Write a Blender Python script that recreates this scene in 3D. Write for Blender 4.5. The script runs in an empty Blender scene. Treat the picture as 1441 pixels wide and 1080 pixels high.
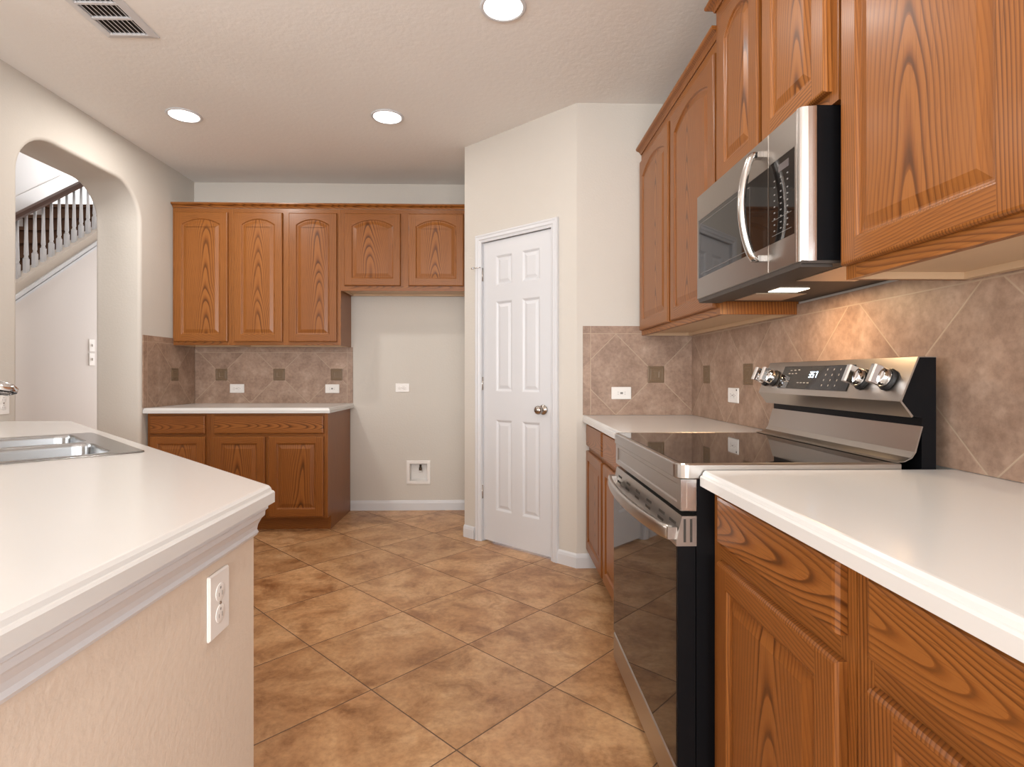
import bpy, bmesh, math, random
from mathutils import Vector, Matrix
random.seed(4)
C = bpy.context.scene.collection
PI = math.pi

# ------------------------------------------------------------------ camera
cd = bpy.data.cameras.new('camera'); cam = bpy.data.objects.new('camera', cd); C.objects.link(cam)
cam.location = (0, 0, 1.14); cam.rotation_euler = (PI/2, 0, math.radians(-1.5))
cd.sensor_width = 36; cd.lens = 36*781.2/1441; cd.shift_y = -12.25/1441; cd.clip_start = .02
bpy.context.scene.camera = cam

# ------------------------------------------------------------------ world, lights, exposure
H = 2.748
sc = bpy.context.scene
sc.view_settings.view_transform = 'Standard'; sc.view_settings.look = 'None'
sc.view_settings.gamma = 1; sc.view_settings.exposure = 0.47; sc.view_settings.use_curve_mapping = False
wd = bpy.data.worlds.new('sky'); sc.world = wd; wd.use_nodes = True
wd.node_tree.nodes['Background'].inputs[0].default_value = (.75, .87, 1, 1)
wd.node_tree.nodes['Background'].inputs[1].default_value = 1.0

def area(name, loc, size, power, col, rot=(0, 0, 0), shape='DISK', size_y=None, spread=180):
    l = bpy.data.lights.new(name, 'AREA'); l.shape = shape; l.size = size
    if size_y: l.size_y = size_y
    l.energy = power; l.color = col; l.spread = math.radians(spread)
    o = bpy.data.objects.new(name, l); C.objects.link(o); o.location = loc; o.rotation_euler = rot
    return o
WARM = (1, .95, .885)
DAY = (.95, .98, 1)
CANS = [(-1.938, 3.486), (-.685, 3.473), (.025, 2.422)]          # the three in view
for (x, y), p in zip(CANS, (11, 1.2, 2.5)):
    area('can_lamp', (x, y, H-.012), .15, p, WARM)
for x, y, p in ((-1.67, 1.40, 1.5), (.0, 1.05, 7), (-.75, -.6, 1.5), (-1.9, -1.6, 6), (.3, -2.0, 10)):
    area('can_lamp', (x, y, H-.012), .15, p, WARM)
# daylight through the windows of the room behind and left of the camera, and the foyer window beyond the arch; fill lights are added
area('window_daylight', (-1.75, -4.5, 1.45), 1.3, 80, DAY, (PI/2, 0, 0), 'RECTANGLE', 1.7)
area('window_daylight', (.2, -4.5, 1.45), 1.3, 100, DAY, (PI/2, 0, 0), 'RECTANGLE', 1.7)
area('window_daylight', (-5.9, -2.6, 1.45), 1.7, 70, DAY, (PI/2, 0, -PI/2), 'RECTANGLE', 1.8)
area('window_daylight', (-5.9, .2, 1.45), 1.7, 70, DAY, (PI/2, 0, -PI/2), 'RECTANGLE', 1.8)
area('right_fill', (1.13, -1.9, 1.15), 2.0, 56, DAY, (PI/2, 0, PI/2), 'RECTANGLE', 2.0)  # added fill from the right to brighten the knee wall, an invented source
area('hall_fill', (-3.35, 7.2, 1.5), .7, 36, DAY, (-PI/2, 0, 0), 'RECTANGLE', 1.7)  # added fill to brighten the hall; the end wall has no window here
area('foyer_daylight', (-4.35, 7.1, 3.75), .9, 38, (.92, .96, 1), (-PI/2, 0, 0), 'RECTANGLE', 1.6)
area('foyer_fill', (-3.2, 3.3, 4.3), .5, 20, (1, .95, .90))  # added fill for the foyer and balusters, no fixture behind it

# ------------------------------------------------------------------ materials
def mat(name):
    m = bpy.data.materials.new(name); m.use_nodes = True
    return m, m.node_tree, m.node_tree.nodes['Principled BSDF']
class G:
    """small helper around a node tree"""
    def __init__(s, nt): s.nt = nt
    def n(s, t, **k):
        x = s.nt.nodes.new(t)
        for a, b in k.items(): setattr(x, a, b)
        return x
    def set(s, sock, v):
        if isinstance(v, bpy.types.NodeSocket): s.nt.links.new(v, sock)
        elif v is not None: sock.default_value = v
    def m(s, op, a, b=None, c=None):
        x = s.n('ShaderNodeMath', operation=op)
        s.set(x.inputs[0], a)
        if b is not None: s.set(x.inputs[1], b)
        if c is not None: s.set(x.inputs[2], c)
        return x.outputs[0]
    def xyz(s, v):
        x = s.n('ShaderNodeSeparateXYZ'); s.set(x.inputs[0], v); return x.outputs
    def vec(s, x, y, z):
        c = s.n('ShaderNodeCombineXYZ')
        for i, q in enumerate((x, y, z)): s.set(c.inputs[i], q)
        return c.outputs[0]
    def noise(s, v, scale, detail=3, rough=.5):
        x = s.n('ShaderNodeTexNoise'); s.set(x.inputs['Vector'], v)
        x.inputs['Scale'].default_value = scale; x.inputs['Detail'].default_value = detail
        x.inputs['Roughness'].default_value = rough
        return x.outputs['Fac']
    def ramp(s, f, stops):
        x = s.n('ShaderNodeValToRGB'); s.set(x.inputs[0], f); e = x.color_ramp.elements
        while len(e) < len(stops): e.new(.5)
        for q, (p, c) in zip(e, stops): q.position = p; q.color = (*c, 1) if len(c) == 3 else c
        return x.outputs[0]
    def mix(s, f, a, b, mode='MIX'):
        x = s.n('ShaderNodeMix', data_type='RGBA', blend_type=mode)
        s.set(x.inputs[0], f)
        for i, q in ((6, a), (7, b)):
            if isinstance(q, tuple): q = (*q, 1) if len(q) == 3 else q
            s.set(x.inputs[i], q)
        return x.outputs[2]
    def bump(s, bsdf, h, strength, dist):
        b = s.n('ShaderNodeBump'); b.inputs['Strength'].default_value = strength; b.inputs['Distance'].default_value = dist
        s.set(b.inputs['Height'], h); s.nt.links.new(b.outputs[0], bsdf.inputs['Normal'])

def plain(name, col, rough=.5, metal=0, coat=0, spec=None):
    m, nt, b = mat(name)
    b.inputs['Base Color'].default_value = (*col, 1); b.inputs['Roughness'].default_value = rough
    b.inputs['Metallic'].default_value = metal; b.inputs['Coat Weight'].default_value = coat
    if spec is not None: b.inputs['Specular IOR Level'].default_value = spec
    return m
def emit(name, col, st):
    m, nt, b = mat(name)
    b.inputs['Base Color'].default_value = (*col, 1); b.inputs['Emission Color'].default_value = (*col, 1)
    b.inputs['Emission Strength'].default_value = st
    return m

def paint(name, col, rough=.75, bump=.25, scale=70):
    m, nt, b = mat(name); g = G(nt)
    tc = g.n('ShaderNodeTexCoord').outputs['Object']
    n = g.noise(tc, scale, 4, .55)
    lo = g.noise(tc, 1.3, 2)
    g.set(b.inputs['Base Color'], g.mix(lo, tuple(c*.965 for c in col), tuple(min(1, c*1.03) for c in col)))
    b.inputs['Roughness'].default_value = rough
    b.inputs['Specular IOR Level'].default_value = .3
    g.bump(b, n, bump, .004)
    return m

LIGHT, MID, DARK = (.292, .106, .023), (.205, .065, .0115), (.066, .019, .004)
def oak(name, kind, gain=1.0):
    m, nt, b = mat(name); g = G(nt)
    tc = g.n('ShaderNodeTexCoord').outputs['Object']
    rnd = g.n('ShaderNodeObjectInfo').outputs['Random']
    x, y, z = g.xyz(tc)
    if kind == 'h': across, along = g.m('ADD', z, g.m('MULTIPLY', y, .7)), x
    else: across, along = g.m('ADD', x, g.m('MULTIPLY', y, .7)), z
    off = g.m('MULTIPLY', rnd, 37.0)
    def stretched(sa, sl, scale, det=3):
        return g.noise(g.vec(g.m('MULTIPLY', across, sa), off, g.m('MULTIPLY', along, sl)), scale, det)
    warp = g.m('SUBTRACT', stretched(4, 1.1, 1.0, 2), .5)
    fine = g.m('SUBTRACT', stretched(40, 2.5, 1.0, 2), .5)
    if kind in ('panel', 'hpanel'):
        pass
    if kind == 'panel':
        a = g.m('ADD', g.m('ADD', across, g.m('MULTIPLY', warp, .09)), g.m('MULTIPLY', g.m('SUBTRACT', rnd, .5), .10))
        r = g.m('SQRT', g.m('ADD', g.m('MULTIPLY', a, a), .0028))
        f = g.m('ADD', r, g.m('MULTIPLY', along, .085))
        f = g.m('ADD', f, g.m('MULTIPLY', g.m('SUBTRACT', stretched(2.2, 2.2, 1.0, 1), .5), .045))
        f = g.m('ADD', f, g.m('MULTIPLY', fine, .0022))
        f = g.m('ADD', g.m('MULTIPLY', f, 88), off)
    elif kind == 'h':
        a = g.m('ADD', g.m('ADD', across, g.m('MULTIPLY', warp, .10)), g.m('MULTIPLY', g.m('SUBTRACT', rnd, .5), .06))
        r = g.m('SQRT', g.m('ADD', g.m('MULTIPLY', a, a), .0006))
        f = g.m('ADD', r, g.m('MULTIPLY', along, .10))
        f = g.m('ADD', f, g.m('MULTIPLY', g.m('SUBTRACT', stretched(2.2, 2.6, 1.0, 1), .5), .05))
        f = g.m('ADD', f, g.m('MULTIPLY', fine, .0022))
        f = g.m('ADD', g.m('MULTIPLY', f, 120), off)
    else:
        f = g.m('ADD', across, g.m('MULTIPLY', warp, .05))
        f = g.m('ADD', f, g.m('MULTIPLY', along, .03))
        f = g.m('ADD', f, g.m('MULTIPLY', fine, .0022))
        f = g.m('ADD', g.m('MULTIPLY', f, 130), off)
    saw = g.m('FRACT', f)
    ring = g.ramp(saw, [(0, MID), (.07, DARK), (.15, DARK), (.33, MID), (.60, LIGHT), (1, LIGHT)])
    lo = stretched(5, .8, 1.0, 3)
    amt = g.m('MULTIPLY_ADD', lo, 1.0, .10) if kind != 'v' else g.m('MULTIPLY_ADD', lo, 1.3, -.05)
    amt = g.m('MULTIPLY', amt, g.m('MULTIPLY_ADD', stretched(26, .5, 1.0, 2), 1.9, .02))
    if kind == 'panel':      # strong cathedral figure in the middle, faint straight grain towards the edges
        amt = g.m('MULTIPLY', amt, g.m('MAXIMUM', g.m('MULTIPLY_ADD', g.m('ABSOLUTE', a), -8.5, 1.38), .42))
    base = g.mix(g.m('MULTIPLY', stretched(14, 1.0, 1.0, 3), 1.0), MID, LIGHT)
    col = g.mix(g.m('MINIMUM', amt, .85), base, ring)
    pore = stretched(420, 9, 1.0, 2)
    pm = g.m('MULTIPLY', g.m('SMOOTH_MIN', g.m('MAXIMUM', g.m('MULTIPLY', g.m('SUBTRACT', pore, .55), 7), 0), 1, .2), .46)
    col = g.mix(pm, col, tuple(c*.55 for c in MID))
    tone = g.n('ShaderNodeCombineColor')
    for i, k in enumerate((.20, .26, .30)): g.set(tone.inputs[i], g.m('MULTIPLY_ADD', g.m('FRACT', g.m('MULTIPLY', rnd, 7.31)), k, 1.04-k/2))
    col = g.mix(1.0, col, tone.outputs[0], 'MULTIPLY')
    g.set(b.inputs['Base Color'], col)
    b.inputs['Roughness'].default_value = .36
    b.inputs['Specular IOR Level'].default_value = .32; b.inputs['Coat Weight'].default_value = .10; b.inputs['Coat Roughness'].default_value = .2
    g.bump(b, pore, .10, .001)
    return m

OAKV, OAKH, OAKP = oak('oak_straight', 'v'), oak('oak_crosswise', 'h'), oak('oak_cathedral', 'panel')
OAK = [OAKV, OAKH, OAKP]
MAPLE = plain('pale_maple_veneer', (.62, .44, .28), .5)
WALL = paint('wall_paint', (.60, .562, .510))
WALLKNEE = paint('wall_paint_warm_lit', (.68, .575, .475), bump=.28)  # wall paint with warm bounce and lamp light put into the colour
HALLW = paint('hall_paint', (.70, .655, .625), bump=.15)
CEIL = paint('ceiling_paint', (.84, .825, .80), .85, .35, 38)
TRIM = plain('white_trim_paint', (.64, .645, .665), .35)
PLATE = plain('white_plastic', (.80, .77, .74), .3)
SLOT = plain('dark_slot', (.03, .025, .02), .6)
GREYSLOT = plain('receptacle_slot', (.30, .28, .27), .5)
COUNTER = plain('white_solid_surface', (.66, .65, .635), .18, spec=.35)
BLACK = plain('black_enamel', (.006, .006, .007), .35, spec=.12)
BLACKM = plain('black_plastic', (.012, .011, .011), .5)
GLASS = plain('black_glass', (.012, .010, .009), .03, spec=.42)
CHARCOAL = plain('charcoal_sheet', (.045, .036, .030), .5)
CHROME = plain('chrome', (.75, .75, .76), .10, 1)
NICKEL = plain('satin_nickel', (.45, .41, .37), .2, 1)
DARKWOOD = plain('dark_handrail_wood', (.06, .022, .010), .3)
CARPET = paint('brown_stair_carpet', (.11, .055, .032), .95, .6, 240)
MARK = plain('grey_legend_print', (.24, .23, .22), .5)
BRASS = plain('brass_valve', (.12, .085, .06), .35, 1)
LENS = emit('can_lens', (1, .97, .93), 6)
HOODLENS = emit('hood_lens', (1, .86, .66), 3.0)
DIGIT = emit('display_digits', (.62, .82, 1), 3)
def steel(name, axis, col=(.47, .44, .41), rough=.30):
    m, nt, b = mat(name); g = G(nt)
    tc = g.n('ShaderNodeTexCoord').outputs['Object']; x, y, z = g.xyz(tc)
    s = [1500, 1500, 1500]; s[axis] = 8
    n = g.noise(g.vec(g.m('MULTIPLY', x, s[0]), g.m('MULTIPLY', y, s[1]), g.m('MULTIPLY', z, s[2])), 1.0, 2)
    b.inputs['Base Color'].default_value = (*col, 1); b.inputs['Metallic'].default_value = 1
    g.set(b.inputs['Roughness'], g.m('MULTIPLY_ADD', n, .06, rough-.03))
    return m
STEEL = steel('brushed_steel', 0)
STEELZ = steel('brushed_steel_upright', 2, (.66, .65, .64), .2)
SINKSTEEL = steel('sink_steel', 0, (.27, .27, .27), .22)
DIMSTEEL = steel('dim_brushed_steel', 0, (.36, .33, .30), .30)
FILTER = steel('filter_mesh_steel', 0, (.70, .62, .52), .4)

def floor_mat():
    m, nt, b = mat('tan_stone_floor_tile'); g = G(nt)
    tc = g.n('ShaderNodeTexCoord').outputs['Object']; x, y, z = g.xyz(tc)
    X, Y = g.m('ADD', x, .124), g.m('SUBTRACT', y, 2.352)
    P = .4690
    u = g.m('MULTIPLY', g.m('ADD', X, Y), .70711/P); v = g.m('MULTIPLY', g.m('SUBTRACT', Y, X), .70711/P)
    def edge(q):
        f = g.m('FRACT', q); return g.m('MINIMUM', f, g.m('SUBTRACT', 1.0, f))
    e = g.m('MINIMUM', edge(u), edge(v))
    grout = g.m('LESS_THAN', e, .0048)
    wn = g.n('ShaderNodeTexWhiteNoise'); g.set(wn.inputs['Vector'], g.vec(g.m('FLOOR', u), g.m('FLOOR', v), 0.0))
    o = g.n('ShaderNodeVectorMath', operation='MULTIPLY_ADD')
    nt.links.new(wn.outputs['Color'], o.inputs[0]); o.inputs[1].default_value = (9, 9, 9); nt.links.new(tc, o.inputs[2])
    pv = o.outputs[0]
    n1 = g.noise(pv, 3.6, 8, .66); n2 = g.noise(pv, 6.5, 9, .70); n3 = g.noise(pv, 46, 6, .7)
    for q in (n1, n2): q.node.inputs['Distortion'].default_value = .5
    base = g.ramp(n1, [(.30, (.310, .150, .060)), (.43, (.445, .240, .110)), (.56, (.540, .320, .160)), (.72, (.640, .420, .240))])
    blot = g.ramp(n2, [(.36, (.50, .38, .29)), (.44, (.78, .70, .62)), (.52, (1.0, .98, .96)), (.68, (1.14, 1.11, 1.08))])
    col = g.mix(.75, base, blot, 'MULTIPLY')
    col = g.mix(.55, col, g.ramp(n3, [(.34, (.72, .66, .60)), (.50, (1.0, 1.0, 1.0)), (.66, (1.22, 1.22, 1.22))]), 'MULTIPLY')
    tint = g.m('MULTIPLY_ADD', wn.outputs['Value'], .18, .91)
    tv = g.n('ShaderNodeCombineColor')
    for i in range(3): g.set(tv.inputs[i], tint)
    col = g.mix(1.0, col, tv.outputs[0], 'MULTIPLY')
    col = g.mix(grout, col, (.125, .070, .040))
    g.set(b.inputs['Base Color'], col)
    g.set(b.inputs['Roughness'], g.m('MULTIPLY_ADD', grout, .4, .34))
    hgt = g.m('ADD', g.m('MINIMUM', g.m('MULTIPLY', e, 60), 1.0), g.m('MULTIPLY', n2, .15))
    g.bump(b, hgt, .25, .003)
    return m

def splash_mat(name, x0, zc, S, top, left=None, right=None):
    """13 inch tiles laid diagonally round small accent squares, a straight border strip at top (and free ends)."""
    m, nt, b = mat(name); g = G(nt)
    tc = g.n('ShaderNodeTexCoord').outputs['Object']; x, y, z = g.xyz(tc)
    X, Z = g.m('SUBTRACT', x, x0), g.m('SUBTRACT', z, zc)
    p = g.m('MULTIPLY', g.m('ADD', X, Z), 1/S); q = g.m('MULTIPLY', g.m('SUBTRACT', X, Z), 1/S)
    def edge(t):
        f = g.m('FRACT', t); return g.m('MULTIPLY', g.m('MINIMUM', f, g.m('SUBTRACT', 1.0, f)), S*.7071)
    e = g.m('MINIMUM', edge(p), edge(q))
    strip = g.m('GREATER_THAN', z, top-.045); sl = g.m('ABSOLUTE', g.m('SUBTRACT', z, top-.045))
    if left is not None:
        strip = g.m('MAXIMUM', strip, g.m('LESS_THAN', x, left+.045)); sl = g.m('MINIMUM', sl, g.m('ABSOLUTE', g.m('SUBTRACT', x, left+.045)))
    if right is not None:
        strip = g.m('MAXIMUM', strip, g.m('GREATER_THAN', x, right-.045)); sl = g.m('MINIMUM', sl, g.m('ABSOLUTE', g.m('SUBTRACT', x, right-.045)))
    e2 = g.m('MINIMUM', g.m('ADD', e, g.m('MULTIPLY', strip, 1.0)), sl)
    grout = g.m('LESS_THAN', e2, .0021)
    wn = g.n('ShaderNodeTexWhiteNoise'); g.set(wn.inputs['Vector'], g.vec(g.m('FLOOR', p), g.m('FLOOR', q), strip))
    o = g.n('ShaderNodeVectorMath', operation='MULTIPLY_ADD')
    nt.links.new(wn.outputs['Color'], o.inputs[0]); o.inputs[1].default_value = (7, 7, 7); nt.links.new(tc, o.inputs[2])
    n1 = g.noise(o.outputs[0], 9, 6, .6); n2 = g.noise(o.outputs[0], 48, 5, .65)
    col = g.ramp(n1, [(.30, (.262, .166, .117)), (.52, (.352, .236, .171)), (.72, (.440, .314, .238))])
    col = g.mix(.6, col, g.ramp(n2, [(.35, (.70, .66, .63)), (.62, (1.1, 1.08, 1.06))]), 'MULTIPLY')
    tv = g.n('ShaderNodeCombineColor'); t = g.m('MULTIPLY_ADD', wn.outputs['Value'], .16, .92)
    for i in range(3): g.set(tv.inputs[i], t)
    col = g.mix(1.0, col, tv.outputs[0], 'MULTIPLY')
    col = g.mix(grout, col, (.42, .31, .22))
    g.set(b.inputs['Base Color'], col); b.inputs['Roughness'].default_value = .45
    g.bump(b, g.m('MINIMUM', g.m('MULTIPLY', e2, 200), 1.0), .2, .002)
    return m
ACC = paint('accent_tile_glaze', (.175, .115, .068), .4, .5, 55)
ACCL = paint('accent_tile_light', (.200, .134, .082), .4, .4, 55)

# ------------------------------------------------------------------ mesh helpers
class MB:
    def __init__(s): s.v = []; s.f = []; s.m = []; s.s = []
    def add(s, vs, fs, m=0, sm=False):
        b = len(s.v); s.v += [tuple(q) for q in vs]
        for f in fs: s.f.append([b+i for i in f]); s.m.append(m); s.s.append(sm)
    def box(s, x0, x1, y0, y1, z0, z1, m=0):
        s.add([(x0, y0, z0), (x1, y0, z0), (x1, y1, z0), (x0, y1, z0), (x0, y0, z1), (x1, y0, z1), (x1, y1, z1), (x0, y1, z1)],
              [(0, 3, 2, 1), (4, 5, 6, 7), (0, 1, 5, 4), (1, 2, 6, 5), (2, 3, 7, 6), (3, 0, 4, 7)], m)
        return s
    def loft(s, loops, closed=True, caps=(True, True), m=0, sm=False, mats=None):
        n = len(loops[0]); b = len(s.v)
        for L in loops: s.v += [tuple(q) for q in L]
        for i in range(len(loops)-1):
            for k in range(n if closed else n-1):
                a, c = b+i*n+k, b+i*n+(k+1) % n
                s.f.append([a, c, c+n, a+n]); s.m.append(mats[i] if mats else m); s.s.append(sm)
        if caps[0]: s.f.append([b+k for k in range(n)][::-1]); s.m.append(mats[0] if mats else m); s.s.append(False)
        if caps[1]: s.f.append([b+(len(loops)-1)*n+k for k in range(n)]); s.m.append(mats[-1] if mats else m); s.s.append(False)
        return s
    def prism(s, poly, ax, a, b, m=0):
        """poly: 2-D points in the two other axes (in order), extruded along axis ax from a to b"""
        def P(p, t): q = list(p); q.insert(ax, t); return q
        return s.loft([[P(p, a) for p in poly], [P(p, b) for p in poly]], m=m)
    def lathe(s, prof, c, axis='z', seg=28, m=0, sm=True):
        loops = []
        for r, h in prof:
            L = []
            for k in range(seg):
                t = 2*PI*k/seg; p, q = r*math.cos(t), r*math.sin(t)
                L.append({'z': (c[0]+p, c[1]+q, c[2]+h), 'y': (c[0]+p, c[1]+h, c[2]+q), 'x': (c[0]+h, c[1]+p, c[2]+q)}[axis])
            loops.append(L)
        return s.loft(loops, m=m, sm=sm)
    def tube(s, path, rad, seg=12, m=0, flat=1.0, up=Vector((0, 0, 1))):
        loops = []; path = [Vector(p) for p in path]
        for i, p in enumerate(path):
            t = (path[min(i+1, len(path)-1)]-path[max(i-1, 0)]).normalized()
            u = t.cross(up)
            if u.length < 1e-4: u = t.cross(Vector((1, 0, 0)))
            u.normalize(); w = t.cross(u)
            r = rad[i] if isinstance(rad, (list, tuple)) else rad
            loops.append([p+u*r*math.cos(2*PI*k/seg)+w*r*flat*math.sin(2*PI*k/seg) for k in range(seg)])
        return s.loft(loops, m=m, sm=True)
    def build(s, name, mats, parent=None, loc=(0, 0, 0), rot=(0, 0, 0), bevel=0, seg=2):
        me = bpy.data.meshes.new(name)
        bm = bmesh.new(); vs = [bm.verts.new(v) for v in s.v]
        for f, m, sm in zip(s.f, s.m, s.s):
            try: q = bm.faces.new([vs[i] for i in f])
            except ValueError: continue
            q.material_index = m; q.smooth = sm
        bmesh.ops.remove_doubles(bm, verts=bm.verts, dist=1e-6)
        bmesh.ops.recalc_face_normals(bm, faces=bm.faces)
        bm.to_mesh(me); bm.free()
        for q in (mats if isinstance(mats, (list, tuple)) else [mats]): me.materials.append(q)
        o = bpy.data.objects.new(name, me); C.objects.link(o); o.location = loc; o.rotation_euler = rot
        if parent: o.parent = parent
        if bevel:
            b = o.modifiers.new('bevel', 'BEVEL'); b.width = bevel; b.segments = seg; b.limit_method = 'ANGLE'; b.angle_limit = math.radians(40)
            b.harden_normals = False
        return o

def offset_poly(pts, d):
    """inward offset of a CCW polygon; d is a number or one number per edge (edge i: i -> i+1)"""
    n = len(pts); D = d if isinstance(d, (list, tuple)) else [d]*n; out = []
    for i in range(n):
        p0, p1, p2 = Vector(pts[i-1]), Vector(pts[i]), Vector(pts[(i+1) % n])
        a, b = (p1-p0).normalized(), (p2-p1).normalized()
        na, nb = Vector((-a.y, a.x)), Vector((-b.y, b.x)); da, db = D[i-1], D[i]
        det = na.x*nb.y-na.y*nb.x
        if abs(det) < 1e-5: q = p1+na*da
        else:
            ca, cb = na.dot(p1)+da, nb.dot(p1)+db
            q = Vector(((ca*nb.y-cb*na.y)/det, (na.x*cb-nb.x*ca)/det))
        out.append((q.x, q.y))
    return out
def rrect(x0, x1, y0, y1, r, n=5):
    P = []
    for cx, cy, a in ((x1-r, y0+r, -PI/2), (x1-r, y1-r, 0), (x0+r, y1-r, PI/2), (x0+r, y0+r, PI)):
        for k in range(n+1):
            t = a+PI/2*k/n; P.append((cx+r*math.cos(t), cy+r*math.sin(t)))
    return P

def thing(name, label, cat, loc=(0, 0, 0), rz=0, group=None):
    o = bpy.data.objects.new(name, None); o.empty_display_size = .1; C.objects.link(o)
    o.location = loc; o.rotation_euler = (0, 0, rz); o['label'] = label; o['category'] = cat
    if group: o['group'] = group
    return o
def tag(o, label, cat, group=None):
    o['label'] = label; o['category'] = cat
    if group: o['group'] = group
    return o
def struct(o, label=None, cat=None):
    o['kind'] = 'structure'
    if label: o['label'] = label
    if cat: o['category'] = cat
    return o

# ------------------------------------------------------------------ room shell
XL, XLB = -2.53, -2.84        # left wall faces (kitchen side, hall side)
YB = 4.70; XR = 1.16; YW = 3.27
PA, PB = Vector((-.232, 3.93)), Vector((.468, 3.27))
YN = -4.6                     # rear wall, behind the camera
struct(MB().box(-6.2, 1.35, YN-.2, 7.6, -.1, 0).build('floor', floor_mat()), 'tan mottled stone tile floor laid diagonally with brown grout', 'floor')
cl = MB().box(XLB+.02, 1.35, 1.8, YB+.1, H, H+.1); cl.box(-6.2, 1.35, YN-.2, 1.8, H, H+.1)
struct(cl.build('ceiling', CEIL), 'textured beige ceiling with recessed lights', 'ceiling')
# back wall, with the pocket for the water box left open
wb = MB(); hx0, hx1, hz0, hz1 = -.752, -.579, .230, .405
for x0, x1, z0, z1 in ((XLB, hx0, 0, H), (hx1, -.10, 0, H), (hx0, hx1, 0, hz0), (hx0, hx1, hz1, H)):
    wb.box(x0, x1, YB, YB+.12, z0, z1)
struct(wb.build('wall_back', WALL), 'plain beige back wall behind the brown cabinets', 'wall')
wr = MB().box(XR, XR+.12, -.85, YW, 0, H); wr.box(XR, XR+.12, YN, -2.95, 0, H); wr.box(XR, XR+.12, -2.95, -.85, 2.2, H)
struct(wr.build('wall_right', WALL), 'right wall behind the range', 'wall')
# pantry walls: short wall facing the camera, angled wall with door opening, hidden return
pv = (PB-PA).normalized(); pn = Vector((pv.y, -pv.x))          # pn points into the kitchen
if pn.dot(Vector((0, -1))) < 0: pn = -pn
PL = (PB-PA).length
prot = math.atan2(pv.y, pv.x)
def onp(s, d=0): q = PA+pv*s+pn*d; return (q.x, q.y)
D0, D1, DH = .172, .779, 2.046                                   # door opening along the wall and its height
pw = MB()
def pbox(mb, s0, s1, d0, d1, z0, z1, m=0): mb.box(s0, s1, -d1, -d0, z0, z1, m); return mb
for s0, s1, z0, z1 in ((0, D0-.02, 0, H), (D1+.02, PL, 0, H), (D0-.02, D1+.02, DH+.02, H)): pbox(pw, s0, s1, -.11, 0, z0, z1)
struct(pw.build('wall_pantry', WALL, None, (PA.x, PA.y, 0), (0, 0, prot)), 'angled beige wall with the white pantry door', 'wall')
struct(MB().prism([(PB.x, YW), (XR+.12, YW), (XR+.12, YW+.1), (PB.x+.06, YW+.1)], 2, 0, H).build('wall_pantry_side', WALL), 'short beige wall right of the pantry door', 'wall')
struct(MB().prism([(PA.x, PA.y), (PA.x+.1, PA.y+.012), (PA.x+.1, YB), (PA.x, YB)], 2, 0, H).build('wall_alcove', WALL), 'alcove side wall', 'wall')
# pantry interior stop so that no light comes under the door
# left wall with the arched opening
def arch_loop(d, x, y0=2.996, y1=3.998, zt=2.457, r=.24, n=9):
    y0 -= d; y1 += d; zt += d; r += d
    P = [(y0, 0.0)]
    P += [(y0+r-r*math.cos(PI/2*k/n), zt-r+r*math.sin(PI/2*k/n)) for k in range(n+1)]
    P += [(y1-r+r*math.sin(PI/2*k/n), zt-r+r*math.cos(PI/2*k/n)) for k in range(n+1)]
    P += [(y1, 0.0)]
    return [(x, a, b) for a, b in P]
aw = MB(); R = .022
loops = [arch_loop(R*(1-math.sin(PI/2*k/4)), XL-R*(1-math.cos(PI/2*k/4))) for k in range(5)]
loops += [arch_loop(R*(1-math.cos(PI/2*k/4)), XLB+R*(1-math.sin(PI/2*k/4))) for k in range(5)]
aw.loft(loops, closed=False, caps=(False, False), sm=True)
for x, L in ((XL, loops[0]), (XLB, loops[-1])):
    n = len(L)
    aw.add([(x, 1.9, 0), (x, L[0][1], 0), (x, L[0][1], L[1][2]), (x, L[0][1], H), (x, 1.9, H)], [(0, 1, 2, 3, 4)])
    aw.add([(x, L[-1][1], 0), (x, YB, 0), (x, YB, H), (x, L[-1][1], H), (x, L[-1][1], L[-2][2])], [(0, 1, 2, 3, 4)])
    for k in range(1, n-2):
        a, b = L[k], L[k+1]
        aw.add([a, b, (x, b[1], H), (x, a[1], H)], [(0, 1, 2, 3)])
aw.add([(XL, 1.9, 0), (XLB, 1.9, 0), (XLB, 1.9, H), (XL, 1.9, H)], [(0, 1, 2, 3)])
struct(aw.build('wall_left', WALL), 'beige left wall with a tall rounded archway', 'wall')
# rear wall with two windows, behind the camera
rw = MB()
for x0, x1, z0, z1 in ((-6.2, -2.4, 0, H), (-1.1, -.45, 0, H), (.85, XR, 0, H), (-2.4, -1.1, 0, .6), (-2.4, -1.1, 2.3, H), (-.45, .85, 0, .6), (-.45, .85, 2.3, H)):
    rw.box(x0, x1, YN-.12, YN, z0, z1)
struct(rw.build('wall_rear', WALL))
rw = MB()
for y0, y1, z0, z1 in ((YN, -3.45, 0, H), (-1.75, -.65, 0, H), (1.05, 1.9, 0, H), (-3.45, -1.75, 0, .55), (-3.45, -1.75, 2.35, H), (-.65, 1.05, 0, .55), (-.65, 1.05, 2.35, H)):
    rw.box(-6.12, -6.0, y0, y1, z0, z1)
struct(rw.build('wall_living', WALL))
struct(MB().box(-6.0, XLB, 1.8, 1.9, 0, H).build('wall_divider', WALL))
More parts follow.
